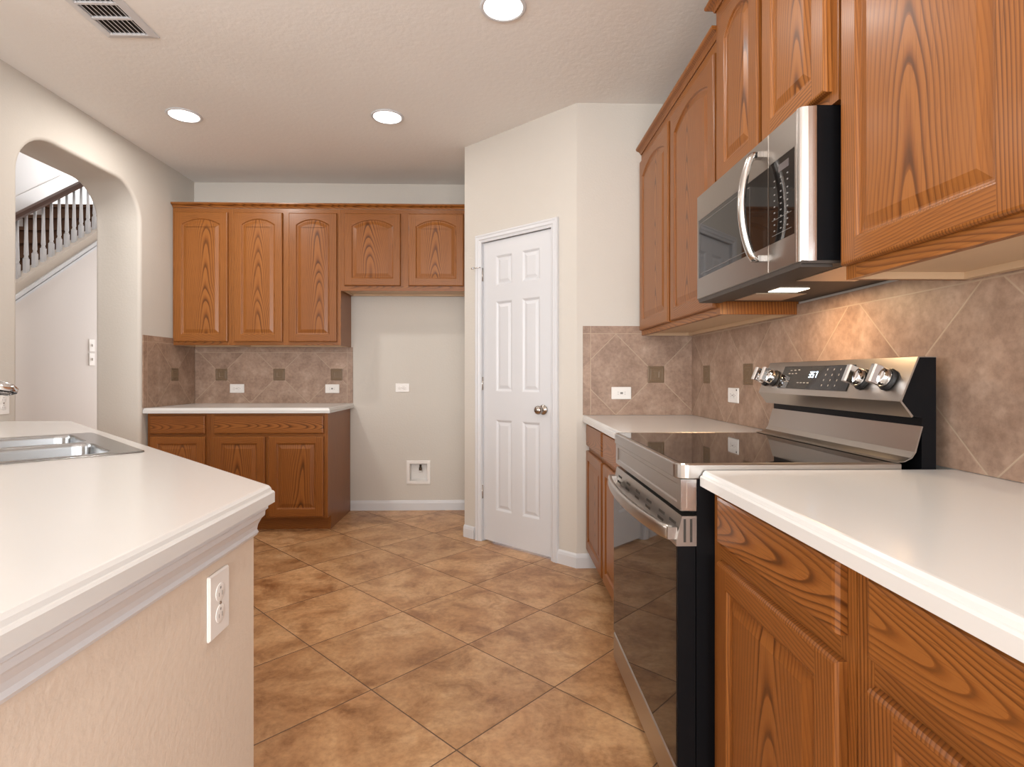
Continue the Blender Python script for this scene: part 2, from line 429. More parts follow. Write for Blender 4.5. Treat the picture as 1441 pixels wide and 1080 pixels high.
# hall beyond the arch
XH = -3.80
struct(MB().box(-5.0, XLB, 7.3, 7.4, 0, 5.3).build('wall_hall_end', HALLW))
struct(MB().box(-4.97, -4.87, 1.92, 7.3, 0, 5.3).build('wall_stair', HALLW), 'pale wall along the far side of the stairs', 'wall')
struct(MB().box(-5.0, XLB, 1.92, 2.0, 0, 5.3).build('wall_hall_near', HALLW))
struct(MB().box(-5.0, XLB, 1.92, 7.4, 5.3, 5.4).build('ceiling_hall', HALLW))
struct(MB().box(XLB-.02, XLB+.10, 1.92, 7.4, H+.1, 5.3).build('wall_hall_upper', HALLW))
struct(MB().box(XLB-.02, XLB+.10, YB+.12, 7.4, 0, H+.1).build('wall_hall_side', HALLW))
SL = .723
def zs(y): return 1.719+SL*(y-4.5)                              # lower edge of the white trim under the balusters
YS, YE = 2.6, 7.28
struct(MB().prism([(YS, 0), (YE, 0), (YE, zs(YE)+.10), (YS, zs(YS)+.10)], 0, XH-.1, XH).build('wall_under_stair', HALLW), 'pale wall below the staircase seen through the arch', 'wall')
# foyer window high on the end wall
fw = MB()
for x0, x1, z0, z1 in ((-4.85, -3.86, 2.9, 2.96), (-4.85, -3.86, 4.55, 4.61), (-4.85, -4.79, 2.96, 4.55), (-3.92, -3.86, 2.96, 4.55), (-4.37, -4.34, 2.96, 4.55), (-4.79, -3.92, 3.74, 3.77)):
    fw.box(x0, x1, 7.25, 7.30, z0, z1)
wo = struct(fw.build('window_1', TRIM), 'white framed foyer window seen past the top balusters', 'window')
pn_ = MB().box(-4.79, -3.92, 7.285, 7.295, 2.96, 4.55).build('pane', emit('window_daylight_pane', (.62, .78, .86), 1.2), wo)

# baseboards
def baseboard(name, pts, label):
    """swept along a polyline; the board stands to the right of the direction of travel"""
    prof = [(0, 0), (.014, 0), (.014, .060), (.010, .075), (.004, .083), (0, .083)]
    return struct(sweep(prof, pts).build(name, TRIM), label, 'baseboard')
def sweep(prof, pts, mbx=None, m=0):
    mb = mbx or MB(); P = [Vector(p) for p in pts]; loops = []
    for i, p in enumerate(P):
        if i == 0: t = (P[1]-P[0]).normalized(); nrm = Vector((t.y, -t.x)); k = 1
        elif i == len(P)-1: t = (P[-1]-P[-2]).normalized(); nrm = Vector((t.y, -t.x)); k = 1
        else:
            a, b = (P[i]-P[i-1]).normalized(), (P[i+1]-P[i]).normalized()
            na, nb = Vector((a.y, -a.x)), Vector((b.y, -b.x)); nrm = (na+nb).normalized(); k = 1/max(.3, nrm.dot(na))
        loops.append([(p.x+nrm.x*k*o, p.y+nrm.y*k*o, z) for o, z in prof])
    return mb.loft(loops, m=m)
baseboard('baseboard_back', [(-1.232, YB), (-.234, YB)], 'white baseboard along the empty alcove')
baseboard('baseboard_pantry', [onp(0, 0), onp(.104, 0)], 'white baseboard stub left of the pantry door')
baseboard('baseboard_pantry_side', [onp(.824, 0), (PB.x, PB.y), (.60, YW)], 'white baseboard right of the pantry door')

# ------------------------------------------------------------------ pantry door
def dloc(): return (PA.x, PA.y, 0), (0, 0, prot)
cs = MB(); w0, w1 = D0-.068, D1+.045
# casing: stepped moulding, mitred round the opening (drawn in wall space: x along the wall, -y into the room)
def casing_loop(o, d): return [(D0-o, -d, 0), (D0-o, -d, DH+o), (D1+o, -d, DH+o), (D1+o, -d, 0)]
cs.loft([casing_loop(o, d) for o, d in ((-.002, .0), (-.002, .009), (.012, .012), (.018, .017), (.034, .017), (.040, .020), (.048, .019), (.052, .012), (.052, .0))], closed=False, caps=(False, False))
# jamb lining and stop
cs.box(D0-.019, D0, 0, .11, 0, DH+.019); cs.box(D1, D1+.019, 0, .11, 0, DH+.019); cs.box(D0-.019, D1+.019, 0, .11, DH, DH+.019)
cs.box(D0, D0+.012, .052, .085, 0, DH); cs.box(D1-.012, D1, .052, .085, 0, DH); cs.box(D0, D1, .052, .085, DH-.012, DH)
struct(cs.build('trim_1', TRIM, None, *dloc()), 'white moulded casing round the pantry door', 'door casing')
dw, dz0, dz1 = D1-D0-.007, .014, DH-.004
db = MB(); dx0 = D0+.003; dx1 = dx0+dw; yf = .012
cols = [(.305-.012, .430+.008), (.538-.012, .673)]
rowsz = [(1.742, 1.940), (1.030, 1.632), (.228, .838)]
xs = sorted([dx0, dx1]+[q for c in cols for q in c]); zsr = sorted([dz0, dz1]+[q for r in rowsz for q in r])
for i in range(len(xs)-1):
    for j in range(len(zsr)-1):
        a, b, c, d = xs[i], xs[i+1], zsr[j], zsr[j+1]
        if any(abs(a-q[0]) < 1e-6 for q in cols) and any(abs(c-q[0]) < 1e-6 for q in rowsz):
            rc = [(a, c), (b, c), (b, d), (a, d)]
            L = []
            for o, y in ((0, yf), (.006, yf+.003), (.014, yf+.0095), (.020, yf+.0095), (.038, yf+.0035)):
                L.append([(p[0], y, p[1]) for p in offset_poly(rc, o)])
            db.loft(L, caps=(False, True))
        else: db.add([(a, yf, c), (b, yf, c), (b, yf, d), (a, yf, d)], [(0, 1, 2, 3)])
db.add([(dx0, yf, dz0), (dx1, yf, dz0), (dx1, yf, dz1), (dx0, yf, dz1), (dx0, yf+.035, dz0), (dx1, yf+.035, dz0), (dx1, yf+.035, dz1), (dx0, yf+.035, dz1)],
       [(0, 1, 5, 4), (1, 2, 6, 5), (2, 3, 7, 6), (3, 0, 4, 7), (4, 5, 6, 7)])
door = struct(db.build('door_1', TRIM, None, *dloc()), 'white six panel pantry door in the angled wall', 'door')
kx, kz = .705, .922
kb = MB().lathe([(.002, -.002), (.031, -.003), (.032, -.008), (.026, -.012), (.014, -.015), (.011, -.032), (.018, -.038), (.026, -.046), (.028, -.056), (.025, -.066), (.016, -.073), (.002, -.075)], (kx, yf, kz), 'y')
o = kb.build('door_knob', NICKEL, door); o['label'] = 'round satin nickel door knob'
for hz in (1.827, 1.080, .337):
    hb = MB().lathe([(.0015, -.045), (.0065, -.045), (.0065, .045), (.0015, .045)], (D0-.001, .006, hz), 'z', 12)
    hb.box(D0-.012, D0-.001, .010, .0115, hz-.044, hz+.044); hb.box(D0, D0+.003, .010, .0118, hz-.044, hz+.044)
    o = hb.build('hinge', NICKEL, door)
    if hz > 1.8:
        st = MB().tube([(D0-.001, .002, hz+.048), (D0-.002, -.010, hz+.049), (D0-.016, -.030, hz+.047), (D0-.046, -.040, hz+.044)], .0032, 8)
        st.lathe([(.001, -.012), (.007, -.012), (.008, 0), (.001, 0)], (D0-.046, -.040, hz+.044), 'x', 12)
        st.build('hinge_pin_stop', CHROME, o)

# ------------------------------------------------------------------ recessed lights, ceiling vent
for (x, y), lab in zip(CANS, ('recessed ceiling light nearest the arch wall, over the left of the kitchen', 'recessed ceiling light in front of the angled pantry wall', 'recessed ceiling light cut off by the top edge of the photo')):
    r = thing('recessed_light', lab, 'ceiling light', (x, y, H), 0, 'recessed ceiling lights')
    MB().lathe([(.086, -.001), (.100, -.001), (.101, -.004), (.098, -.007), (.088, -.009), (.084, -.004)], (0, 0, 0), 'z', 40).build('trim_ring', TRIM, r)
    MB().lathe([(.002, -.002), (.085, -.002), (.085, -.005), (.002, -.006)], (0, 0, 0), 'z', 40).build('lens', LENS, r)
vt = thing('ceiling_vent', 'white louvred air vent in the ceiling above the arch wall', 'vent', (-1.728, 2.49, H))
vf = MB(); hw, hl = .122, .197
ro = [(-hw, -hl), (hw, -hl), (hw, hl), (-hw, hl)]
vf.loft([[(p[0], p[1], z) for p in offset_poly(ro, o)] for o, z in ((0, -.001), (.002, -.006), (.030, -.012), (.036, -.010), (.036, -.001))], caps=(False, False))
secs = [(-hl+.036, -.062), (-.048, .040), (.054, hl-.036)]
for y0 in (-.062, .040): vf.box(-hw+.03, hw-.03, y0, y0+.014, -.011, -.001)
vf.build('frame', TRIM, vt)
MB().box(-hw+.034, hw-.034, -hl+.034, hl-.034, -.0020, -.0012).build('duct_opening', SLOT, vt)
for y0, y1 in secs:
    sb = MB(); tilt = .010
    for k in range(8):
        x = -hw+.046+k*.0215
        sb.add([(x-.006, y0, -.004), (x+.004, y0, -.0105), (x+.005, y0, -.0095), (x-.005, y0, -.003), (x-.006, y1, -.004), (x+.004, y1, -.0105), (x+.005, y1, -.0095), (x-.005, y1, -.003)],
               [(0, 1, 2, 3), (4, 5, 6, 7), (0, 1, 5, 4), (1, 2, 6, 5), (2, 3, 7, 6), (3, 0, 4, 7)])
    sb.build('louver', TRIM, vt)

# ------------------------------------------------------------------ cabinets
def panel_front(w, h, arch=0.0, fr=.056, rail=.056):
    """raised panel door centred on its own origin, front at y = -.020"""
    mb = MB(); e = .007; n = 18
    xo = w/2-fr; zb = -h/2+rail; zt = h/2-rail*.86; sh = zt-arch
    op = [(-xo, zb), (xo, zb)]
    if arch:
        half = xo; Rr = (half*half+arch*arch)/(2*arch)
        top = []
        for k in range(n+1):
            x = half-2*half*k/n; top.append((x, zt-Rr+math.sqrt(max(0, Rr*Rr-x*x))))
        top[0] = (xo, sh); top[-1] = (-xo, sh); op += top
    else: op += [(xo, zt), (-xo, zt)]
    Y = -.020
    mb.loft([[(p[0], y, p[1]) for p in offset_poly(op, o)] for o, y in ((0, Y), (.003, Y+.001), (.007, Y+.007), (.011, Y+.0085), (.015, Y+.0085), (.040, Y+.0015))], caps=(False, False), mats=[0, 0, 2, 2, 2, 2])
    inner = [(p[0], Y+.0015, p[1]) for p in offset_poly(op, .040)]
    mb.add(inner, [list(range(len(inner)))], 2)
    X, Z = w/2-e, h/2-e
    mb.add([(-X, Y, -Z), (-xo, Y, -Z), (-xo, Y, zb), (-xo, Y, sh if arch else zt), (-xo, Y, Z), (-X, Y, Z)], [(0, 1, 2, 3, 4, 5)], 0)
    mb.add([(X, Y, -Z), (X, Y, Z), (xo, Y, Z), (xo, Y, sh if arch else zt), (xo, Y, zb), (xo, Y, -Z)], [(0, 1, 2, 3, 4, 5)], 0)
    mb.add([(-xo, Y, -Z), (xo, Y, -Z), (xo, Y, zb), (-xo, Y, zb)], [(0, 1, 2, 3)], 1)
    tp = op[2:]
    for a, b in zip(tp[:-1], tp[1:]): mb.add([(a[0], Y, a[1]), (a[0], Y, Z), (b[0], Y, Z), (b[0], Y, b[1])], [(0, 1, 2, 3)], 1)
    ro = [(-w/2, -h/2), (w/2, -h/2), (w/2, h/2), (-w/2, h/2)]
    mb.loft([[(p[0], y, p[1]) for p in offset_poly(ro, o)] for o, y in ((e, Y), (.003, Y+.0015), (0, Y+.007), (0, 0))], caps=(False, True), m=0)
    return mb
def slab_front(w, h):
    mb = MB(); Y = -.020; ro = [(-w/2, -h/2), (w/2, -h/2), (w/2, h/2), (-w/2, h/2)]
    mb.loft([[(p[0], y, p[1]) for p in offset_poly(ro, o)] for o, y in ((.009, Y), (.003, Y+.002), (0, Y+.009), (0, 0))], caps=(True, True), m=1)
    return mb

def cabinet(label, loc, rz, w, depth, z0, z1, doors, drawers=(), base=False, group=None, arch=.045, panel_rail=.056, under=True, right_side=True):
    """faces local -y; x runs left to right as seen from the front; doors / drawers: (x0, x1, z0, z1) with room heights"""
    r = thing('base_cabinet' if base else 'wall_cabinet', label, 'cabinet', (loc[0], loc[1], 0 if base else z0), rz, group)
    zo = 0 if base else z0
    c = MB(); t = .016; fy = .019; zb = z0-zo; zt = z1-zo
    if base:
        kick = .10
        c.box(0, t, fy, depth, kick, zt); c.box(w-t, w, fy, depth, kick, zt); c.box(0, t, .075, depth, 0, kick); c.box(w-t, w, .075, depth, 0, kick)
        c.box(t, w-t, depth-.008, depth, 0, zt); c.box(t, w-t, fy, depth-.008, kick, kick+t)
        c.build('carcass', [OAKV], r)
        MB().box(t, w-t, .075, .09, 0, kick).build('toe_kick', [OAKH], r)
        zb = kick
    else:
        c.box(0, t, fy, depth, 0, zt); c.box(w-t, w, fy, depth, 0, zt); c.box(t, w-t, fy, depth, zt-t, zt); c.box(t, w-t, depth-.008, depth, .02, zt-t)
        c.build('carcass', [OAKV], r)
        u = MB().box(t, w-t, fy, depth-.008, .016, .030); u.box(t+.008, w-t, depth-.030, depth-.008, 0, .016); u.box(t, t+.008, fy, depth-.008, -.0005, .016)
        o = u.build('underside_panel', MAPLE, r); o['label'] = 'pale unfinished veneer underside'
    # face frame: outer stiles and rails, and the pieces between neighbouring fronts
    f = MB(); s = .038
    f.box(0, s, 0, fy, zb, zt, 0); f.box(w-s, w, 0, fy, zb, zt, 0)
    f.box(s, w-s, 0, fy, zb, zb+.038, 1); f.box(s, w-s, 0, fy, zt-.045, zt, 1)
    if drawers: f.box(s, w-s, 0, fy, drawers[0][2]-zo-.045, drawers[0][2]-zo+.018, 1)
    D = sorted(doors)
    for a, b in zip(D[:-1], D[1:]): f.box(a[1]-.018, b[0]+.018, 0, fy-.0005, zb+.038, (drawers[0][2]-zo-.045 if drawers else zt-.045), 0)
    f.build('face_frame', OAK, r)
    for x0, x1, a, b in doors:
        panel_front(x1-x0, b-a, arch, rail=panel_rail).build('door', OAK, r, ((x0+x1)/2, -.0005, (a+b)/2-zo))
    for x0, x1, a, b in drawers:
        slab_front(x1-x0, b-a).build('drawer_front', OAK, r, ((x0+x1)/2, -.0005, (a+b)/2-zo))
    return r
BW = 'oak wall cabinets on the back wall'
UZ0, UZ1 = 1.372, 2.440
YF = 4.39; X0 = -2.526
cabinet('tall arched single-door oak wall cabinet in the corner beside the arch wall', (X0, YF), 0, .451, .308, UZ0, UZ1, [(.018, .428, 1.398, 2.405)], group=BW)
cabinet('tall arched two-door oak wall cabinet above the back counter outlets', (-2.074, YF), 0, .845, .308, UZ0, UZ1, [(.025, .397, 1.398, 2.405), (.446, .818, 1.398, 2.405)], group=BW)
cabinet('short two-door oak wall cabinet over the empty refrigerator alcove', (-1.228, YF), 0, .992, .308, 1.800, UZ1, [(.030, .468, 1.838, 2.405), (.530, .962, 1.838, 2.405)], group=BW, arch=.05)
CROWN = [(.0, 0), (.006, 0), (.010, .010), (.016, .016), (.030, .022), (.034, .028), (.034, .036), (0, .036)]
def crown(name, label, pts, z, mbm=OAKH):
    o = sweep([(a, z+b) for a, b in CROWN], pts).build(name, mbm)
    return tag(o, label, 'crown moulding')
crown('cabinet_crown', 'dark oak crown moulding along the top of the back wall cabinets', [(X0+.001, YF), (-.238, YF)], UZ1+.001)
# right wall: three wall cabinets (rotated so that they face -x)
RW = 'oak wall cabinets on the range wall'
RZ = -PI/2; XF = .853
def rcab(label, yfar, w, xf, z0, z1, doors, group, drawers=(), base=False, depth=None, **k):
    return cabinet(label, (xf, yfar), RZ, w, (XR-.003-xf) if depth is None else depth, z0, z1, [(yfar-a, yfar-b, c, d) for a, b, c, d in doors],
                   [(yfar-a, yfar-b, c, d) for a, b, c, d in drawers], base, group, **k)
rcab('arched two-door oak wall cabinet left of the microwave, beside the pantry wall', 3.268, 1.164, XF, UZ0, UZ1, [(3.236, 2.700, 1.400, 2.385), (2.660, 2.124, 1.400, 2.385)], RW, arch=.05)
rcab('raised oak wall cabinet directly above the microwave', 2.100, .761, .836, 1.8155, 2.525, [(2.040, 1.728, 1.848, 2.455), (1.698, 1.366, 1.848, 2.455)], RW, arch=.05)
rcab('large oak wall cabinet right of the microwave, nearest the camera', 1.336, 1.060, XF, UZ0, UZ1, [(1.330, .850, 1.404, 2.385), (.800, .300, 1.404, 2.385)], RW, arch=.05)
crown('cabinet_crown', 'dark oak crown moulding on the lower cabinet left of the microwave', [(XF, 3.266), (XF, 2.102)][::1], UZ1+.001)
crown('cabinet_crown', 'oak crown moulding at the very top above the microwave cabinet', [(1.155, 2.101), (.836, 2.101), (.836, 1.338)][::1], 2.526)

# base cabinets
BG = 'oak base cabinets under the back counter'
BF = 4.07
cabinet('oak base cabinet with one drawer in the back corner by the arch wall', (X0+.006, BF), 0, .446, .612, .10, .863, [(.022, .416, .111, .694)], [(.022, .416, .714, .846)], True, BG, 0)
cabinet('oak base cabinet with one wide drawer front over two doors, left of the alcove', (-2.073, BF), 0, .840, .612, .10, .863, [(.025, .396, .111, .694), (.419, .814, .111, .694)], [(.030, .814, .714, .846)], True, BG, 0)
RG = 'oak base cabinets on the range wall'
XB = .540; RD = XR-.003-XB
rcab('oak base cabinet against the short pantry wall, beyond the range', 3.254, .500, XB, .10, .863, [(3.250, 2.775, .115, .697)], RG, [(3.250, 2.775, .725, .850)], True, RD, arch=0)
rcab('oak base cabinet squeezed directly behind the far side of the range', 2.752, .612, XB, .10, .863, [(2.735, 2.160, .115, .697)], RG, [(2.735, 2.160, .725, .850)], True, RD, arch=0)
rcab('oak base cabinet touching the near black side of the range', 1.366, .545, XB, .10, .863, [(1.308, .842, .115, .697)], RG, [(1.308, .842, .738, .853)], True, RD, arch=0)
rcab('oak base cabinet in the bottom right corner, nearest the camera', .819, .700, XB, .10, .863, [(.772, .200, .115, .697)], RG, [(.772, .200, .738, .853)], True, RD, arch=0)

# ------------------------------------------------------------------ counters
ZC = .902
EDGE = ((0, .864), (0, .8860), (.003, .8895), (.0055, .8905), (.0075, .8965), (.012, ZC-.0005), (.016, ZC))
def counter(name, label, poly, exposed, hole=None):
    mb = MB()
    loops = []
    for o, z in EDGE: loops.append([(p[0], p[1], z) for p in offset_poly(poly, [o if q else 0 for q in exposed])])
    mb.loft(loops, caps=(hole is None, hole is None))
    if hole:
        for z, L in ((EDGE[0][1], loops[0]), (ZC, loops[-1])):
            bm = bmesh.new()
            ev = []
            for ring in (L, [(p[0], p[1], z) for p in hole]):
                vs = [bm.verts.new(v) for v in ring]
                ev += [bm.edges.new((vs[i], vs[(i+1) % len(vs)])) for i in range(len(vs))]
            bmesh.ops.triangle_fill(bm, edges=ev, use_beauty=True)
            bm.verts.index_update()
            mb.add([v.co[:] for v in bm.verts], [[v.index for v in f.verts] for f in bm.faces]); bm.free()
        mb.loft([[(p[0], p[1], z) for p in hole] for z in (EDGE[0][1], ZC)], caps=(False, False))
    return tag(mb.build(name, COUNTER), label, 'countertop')
counter('countertop', 'cream counter on the back wall between arch wall and alcove', [(XL+.002, 4.025), (-1.205, 4.025), (-1.205, YB-.002), (XL+.002, YB-.002)], (1, 1, 0, 0))
XCF = .503
counter('countertop', 'cream counter in the far right corner, beyond the range', [(XCF, 2.134), (XR-.002, 2.134), (XR-.002, YW-.002), (XCF, YW-.002)], (0, 0, 0, 1))
counter('countertop', 'white counter in the right foreground, near side of the range', [(XCF, .05), (XR-.002, .05), (XR-.002, 1.366), (XCF, 1.366)], (0, 0, 0, 1))
# peninsula with the sink, its long edge at 45 degrees
s2 = math.sqrt(.5)
E1, E2 = Vector((-s2, s2)), Vector((-s2, -s2)); SK = Vector((-1.078, 1.735))
def sk(a, b): q = SK+E1*a+E2*b; return (q.x, q.y)
SW, SD = .80, .56
PEN = [(-.483, -.6), (-.483, 1.218), (-2.200, 2.935), (XL+.004, 2.935), (XL+.004, 1.50), (-1.35, .30), (-1.35, -.6)]
hole = [sk(.012, .012), sk(SW-.012, .012), sk(SW-.012, SD-.012), sk(.012, SD-.012)]
counter('countertop', 'white peninsula counter with the sink, left foreground', PEN, (1, 1, 1, 0, 0, 0, 1), hole)
# counter moulding below the overhang
ogee = [(.0, -.062), (.006, -.062), (.009, -.056), (.006, -.050), (.008, -.040), (.014, -.028), (.020, -.022), (.021, -.012), (.026, -.008), (.026, 0), (0, 0)]
KX = -.515
kp = [(-2.17, 2.842), (KX, 1.187), (KX, -.6)]
ob = sweep([(a, .8635+b) for a, b in ogee], kp[::-1])
struct(ob.build('trim_2', TRIM), 'white ogee moulding under the peninsula counter overhang', 'moulding')
# knee wall of the peninsula
struct(MB().prism([(KX-.11, -.6), (KX, -.6), (KX, 1.187), (KX-.11, 1.11)], 2, 0, .863).build('wall_peninsula', WALLKNEE), 'beige textured end wall of the peninsula with an outlet', 'wall')
LD = (1.187-2.842)/-s2
struct(MB().prism([(0, 0), (LD, 0), (LD, .045), (-.0186, .045)], 2, 0, .863).build('wall_sink', WALLKNEE, None, (KX, 1.187, 0), (0, 0, math.radians(135))), 'low wall under the diagonal sink edge of the peninsula', 'wall')

# ------------------------------------------------------------------ sink and faucet
sink = thing('kitchen_sink', 'stainless steel double bowl sink set into the white peninsula counter', 'sink', (SK.x, SK.y, ZC), math.atan2(E1.y, E1.x))
# local x = E1, local y = E2 (E2 is E1 rotated by +90 degrees)
rim = MB()
bowls = [rrect(.035, .385, .075, .485, .055), rrect(.415, .765, .075, .485, .055)]
bm = bmesh.new(); ev = []
for ring in ([(p[0], p[1]) for p in rrect(.004, SW-.004, .004, SD-.004, .018)], bowls[0], bowls[1]):
    vs = [bm.verts.new((p[0], p[1], .0045)) for p in ring]; ev += [bm.edges.new((vs[i], vs[(i+1) % len(vs)])) for i in range(len(vs))]
bmesh.ops.triangle_fill(bm, edges=ev, use_beauty=True); bm.verts.index_update()
rim.add([v.co[:] for v in bm.verts], [[v.index for v in f.verts] for f in bm.faces]); bm.free()
rim.loft([[(p[0], p[1], z) for p in rrect(a, SW-a, a, SD-a, .02)] for a, z in ((.001, .0008), (.0015, .003), (.004, .0045))], caps=(False, False), sm=True)
rim.build('rim', SINKSTEEL, sink)
for bwl in bowls:
    bb = MB(); L = []
    for o, z in ((0, .0045), (.002, .001), (.004, -.010), (.010, -.150), (.022, -.172), (.050, -.180)): L.append([(p[0], p[1], z) for p in offset_poly(bwl, o)])
    bb.loft(L, caps=(False, True), sm=True)
    b = bb.build('bowl', SINKSTEEL, sink)
    cx = sum(p[0] for p in bwl)/len(bwl); cy = sum(p[1] for p in bwl)/len(bwl)
    MB().lathe([(.002, -.1785), (.040, -.1785), (.043, -.1795), (.043, -.18)], (cx, cy, 0), 'z', 24).build('drain', CHROME, b)
fc = thing('faucet', 'chrome single spout faucet reaching over the sink from the left', 'faucet', (*sk(.40, .555-.012), ZC+.0045), math.atan2(-E2.y-.10, -E2.x+.10))
MB().lathe([(.002, 0), (.030, 0), (.030, .006), (.024, .012), (.022, .10), (.024, .115), (.020, .128), (.002, .132)], (0, 0, 0), 'z').build('body', CHROME, fc)
MB().tube([(.005, 0, .085), (.045, 0, .130), (.10, 0, .172), (.155, 0, .196), (.195, 0, .200), (.225, 0, .196), (.262, 0, .186), (.280, 0, .180)], [.013, .014, .015, .017, .021, .023, .020, .008], 18).build('spout', CHROME, fc)
MB().lathe([(.002, -.008), (.012, -.008), (.014, .004), (.010, .008)], (.232, 0, .178), 'z').build('aerator', CHROME, fc)
MB().tube([(0, 0, .130), (-.010, .0, .150), (-.045, 0, .175), (-.085, 0, .185)], [.012, .010, .008, .006], 12).build('handle', CHROME, fc)

# ------------------------------------------------------------------ backsplashes
def splash(label, loc, rz, x0, x1, z0, z1, decos, dz, S, left, right, th=.009, extra=None):
    m = splash_mat('diagonal_tile', decos[0], dz, S, z1, left, right)
    b = MB().box(x0, x1, -th, -.001, z0, z1)
    o = b.build('tile_backsplash', m, None, loc, (0, 0, rz)); tag(o, label, 'backsplash', 'tile backsplashes')
    for d in decos:
        if d-.049 < x0 or d+.049 > x1: continue
        a = MB(); q = [(d-.049, dz-.049), (d+.049, dz-.049), (d+.049, dz+.049), (d-.049, dz+.049)]
        a.loft([[(p[0], y, p[1]) for p in offset_poly(q, s)] for s, y in ((0, -th), (.001, -th-.002), (.010, -th-.003), (.014, -th-.0015), (.018, -th-.003), (.030, -th-.003), (.034, -th-.002))], caps=(False, True), mats=[0, 0, 0, 1, 0, 1, 0])
        a.build('accent_tile', [ACC, ACCL], o)
    return o
SZ0, SZ1, DZ = ZC+.001, 1.371, 1.142
splash('tan diagonal tile backsplash on the back wall under the tall cabinets', (0, YB, 0), 0, XL+.012, -1.214, SZ0, SZ1, [-2.300, -1.824, -1.348], DZ, .476, None, -1.214)
splash('darker tan tile return on the arch wall beside the back counter', (XL, 0, 0), PI/2, 4.022, YB-.001, SZ0, 1.425, [4.405], DZ, .476, 4.022, None)
splash('tan tile backsplash on the short pantry wall beyond the range', (0, YW, 0), 0, .504, XR-.001, SZ0, 1.428, [.9375], DZ, .476, .504, None)
splash('long tan tile backsplash behind the range on the right wall', (XR, 0, 0), -PI/2, -(YW-.010), -.05, SZ0, 1.411, [-3.025, -2.521, -2.017, -1.513, -1.009], DZ, .504, None, None)

# ------------------------------------------------------------------ outlets and switches
def outlet(label, loc, rz, horizontal=True, kind='duplex', group=None, ddot=False):
    r = thing('light_switch' if kind == 'switch' else 'wall_outlet', label, 'switch' if kind == 'switch' else 'outlet', loc, rz, group)
    w, h = (.117, .073) if horizontal else (.073, .117)
    mb = MB(); q = rrect(-w/2, w/2, -h/2, h/2, .004, 3)
    mb.loft([[(p[0], y, p[1]) for p in offset_poly(q, o)] for o, y in ((0, -.0005), (0, -.003), (.003, -.006))], caps=(True, True))
    mb.build('cover_plate', PLATE, r)
    def tr(a, b): return (a, b) if horizontal else (b, a)
    if kind == 'duplex':
        for s in (-.0195, .0195):
            cx, cz = tr(s, 0)
            sl = MB().lathe([(.002, -.0070), (.0155, -.0070), (.0168, -.0066), (.0168, -.0058)], (cx, 0, cz), 'y', 24)
            for du, dv, a, b in ((-.003, -.006, .007, .0022), (-.003, .006, .0085, .0022)):
                x, z = tr(s+du, dv); p, q2 = tr(a/2, b/2); sl.box(x-p, x+p, -.0072, -.0068, z-q2, z+q2, 1)
            x, z = tr(s+.0085, 0); sl.box(x-.0022, x+.0022, -.0072, -.0068, z-.0022, z+.0022, 1)
            sl.build('receptacle', [PLATE, GREYSLOT], r)
    elif kind == 'decora':
        a, b = tr(.033, .0165)
        sl = MB().box(-a, a, -.0085, -.006, -b, b)
        for s in (-.020, .020):
            for dv in (-.006, .006):
                x, z = tr(s, dv); p, q2 = tr(.004, .0011); sl.box(x-p, x+p, -.0088, -.0084, z-q2, z+q2, 1)
        f = sl.build('receptacle', [PLATE, GREYSLOT], r)
        MB().box(-.008, .008, -.0095, -.0084, -.006, .006).build('test_button', MARK, f)
    else:
        f = MB().box(-.005, .005, -.016, -.006, -.012, .012).build('toggle', PLATE, r, bevel=.0015)
    if kind != 'decora':
        MB().lathe([(.0005, -.0075), (.003, -.0075), (.0034, -.006)], (0, 0, 0), 'y', 10).build('screw', NICKEL, r)
    if ddot:
        MB().box(w/2-.022, w/2-.012, -.0066, -.0059, h/2-.014, h/2-.006).build('sticker', SLOT, r)
    return r
OG = 'white outlets'
ty = YB-.0095
outlet('white outlet on the back tile, further left of the two there', (-2.171, ty, 1.026), 0, group=OG)
outlet('white outlet on the back tile, nearest the alcove', (-1.383, ty, 1.024), 0, kind='decora', group=OG)
outlet('white outlet alone on the beige wall in the empty alcove', (-.800, YB-.0005, 1.031), 0, group=OG)
outlet('white outlet on the tile of the short pantry wall', (.731, YW-.0095, 1.032), 0, kind='decora', group=OG)
outlet('white outlet on the right wall tile just behind the range', (XR-.0095, 2.672, 1.040), -PI/2, group=OG, ddot=True)
outlet('large upright white outlet on the peninsula end wall, left foreground', (KX+.0005, 1.032, .722), PI/2, False, group=OG)
outlet('white outlet on the arch wall behind the faucet', (XL+.0005, 2.905, .995), PI/2, False, group=OG)
outlet('white light switch under the stairs, upper of the pair', (XH+.0005, 5.30, 1.415), PI/2, False, 'switch', 'hall switches')
outlet('white light switch under the stairs, lower of the pair', (XH+.0005, 5.30, 1.285), PI/2, False, 'switch', 'hall switches')
# water box in the alcove
wbx = thing('water_supply_box', 'white recessed water supply box low on the alcove wall', 'water box', ((hx0+hx1)/2, YB, (hz0+hz1)/2))
fb = MB(); a = .101
fr_ = [(-a, -a), (a, -a), (a, a), (-a, a)]
fb.loft([[(p[0], y, p[1]) for p in offset_poly(fr_, o)] for o, y in ((0, -.0005), (.002, -.006), (.008, -.008), (.026, -.008), (.029, -.004), (.029, .001), (.030, .070))], caps=(False, True))
fb.build('frame', PLATE, wbx)
vb = MB().lathe([(.002, -.028), (.013, -.028), (.013, -.006), (.009, -.004), (.009, .020), (.002, .020)], (.012, .035, .040), 'z', 16); vb.build('valve', BRASS, wbx)
MB().lathe([(.002, -.010), (.012, -.010), (.014, -.002), (.010, .0), (.002, .0)], (.014, .032, .008), 'z', 16).build('valve_cap', PLATE, wbx)

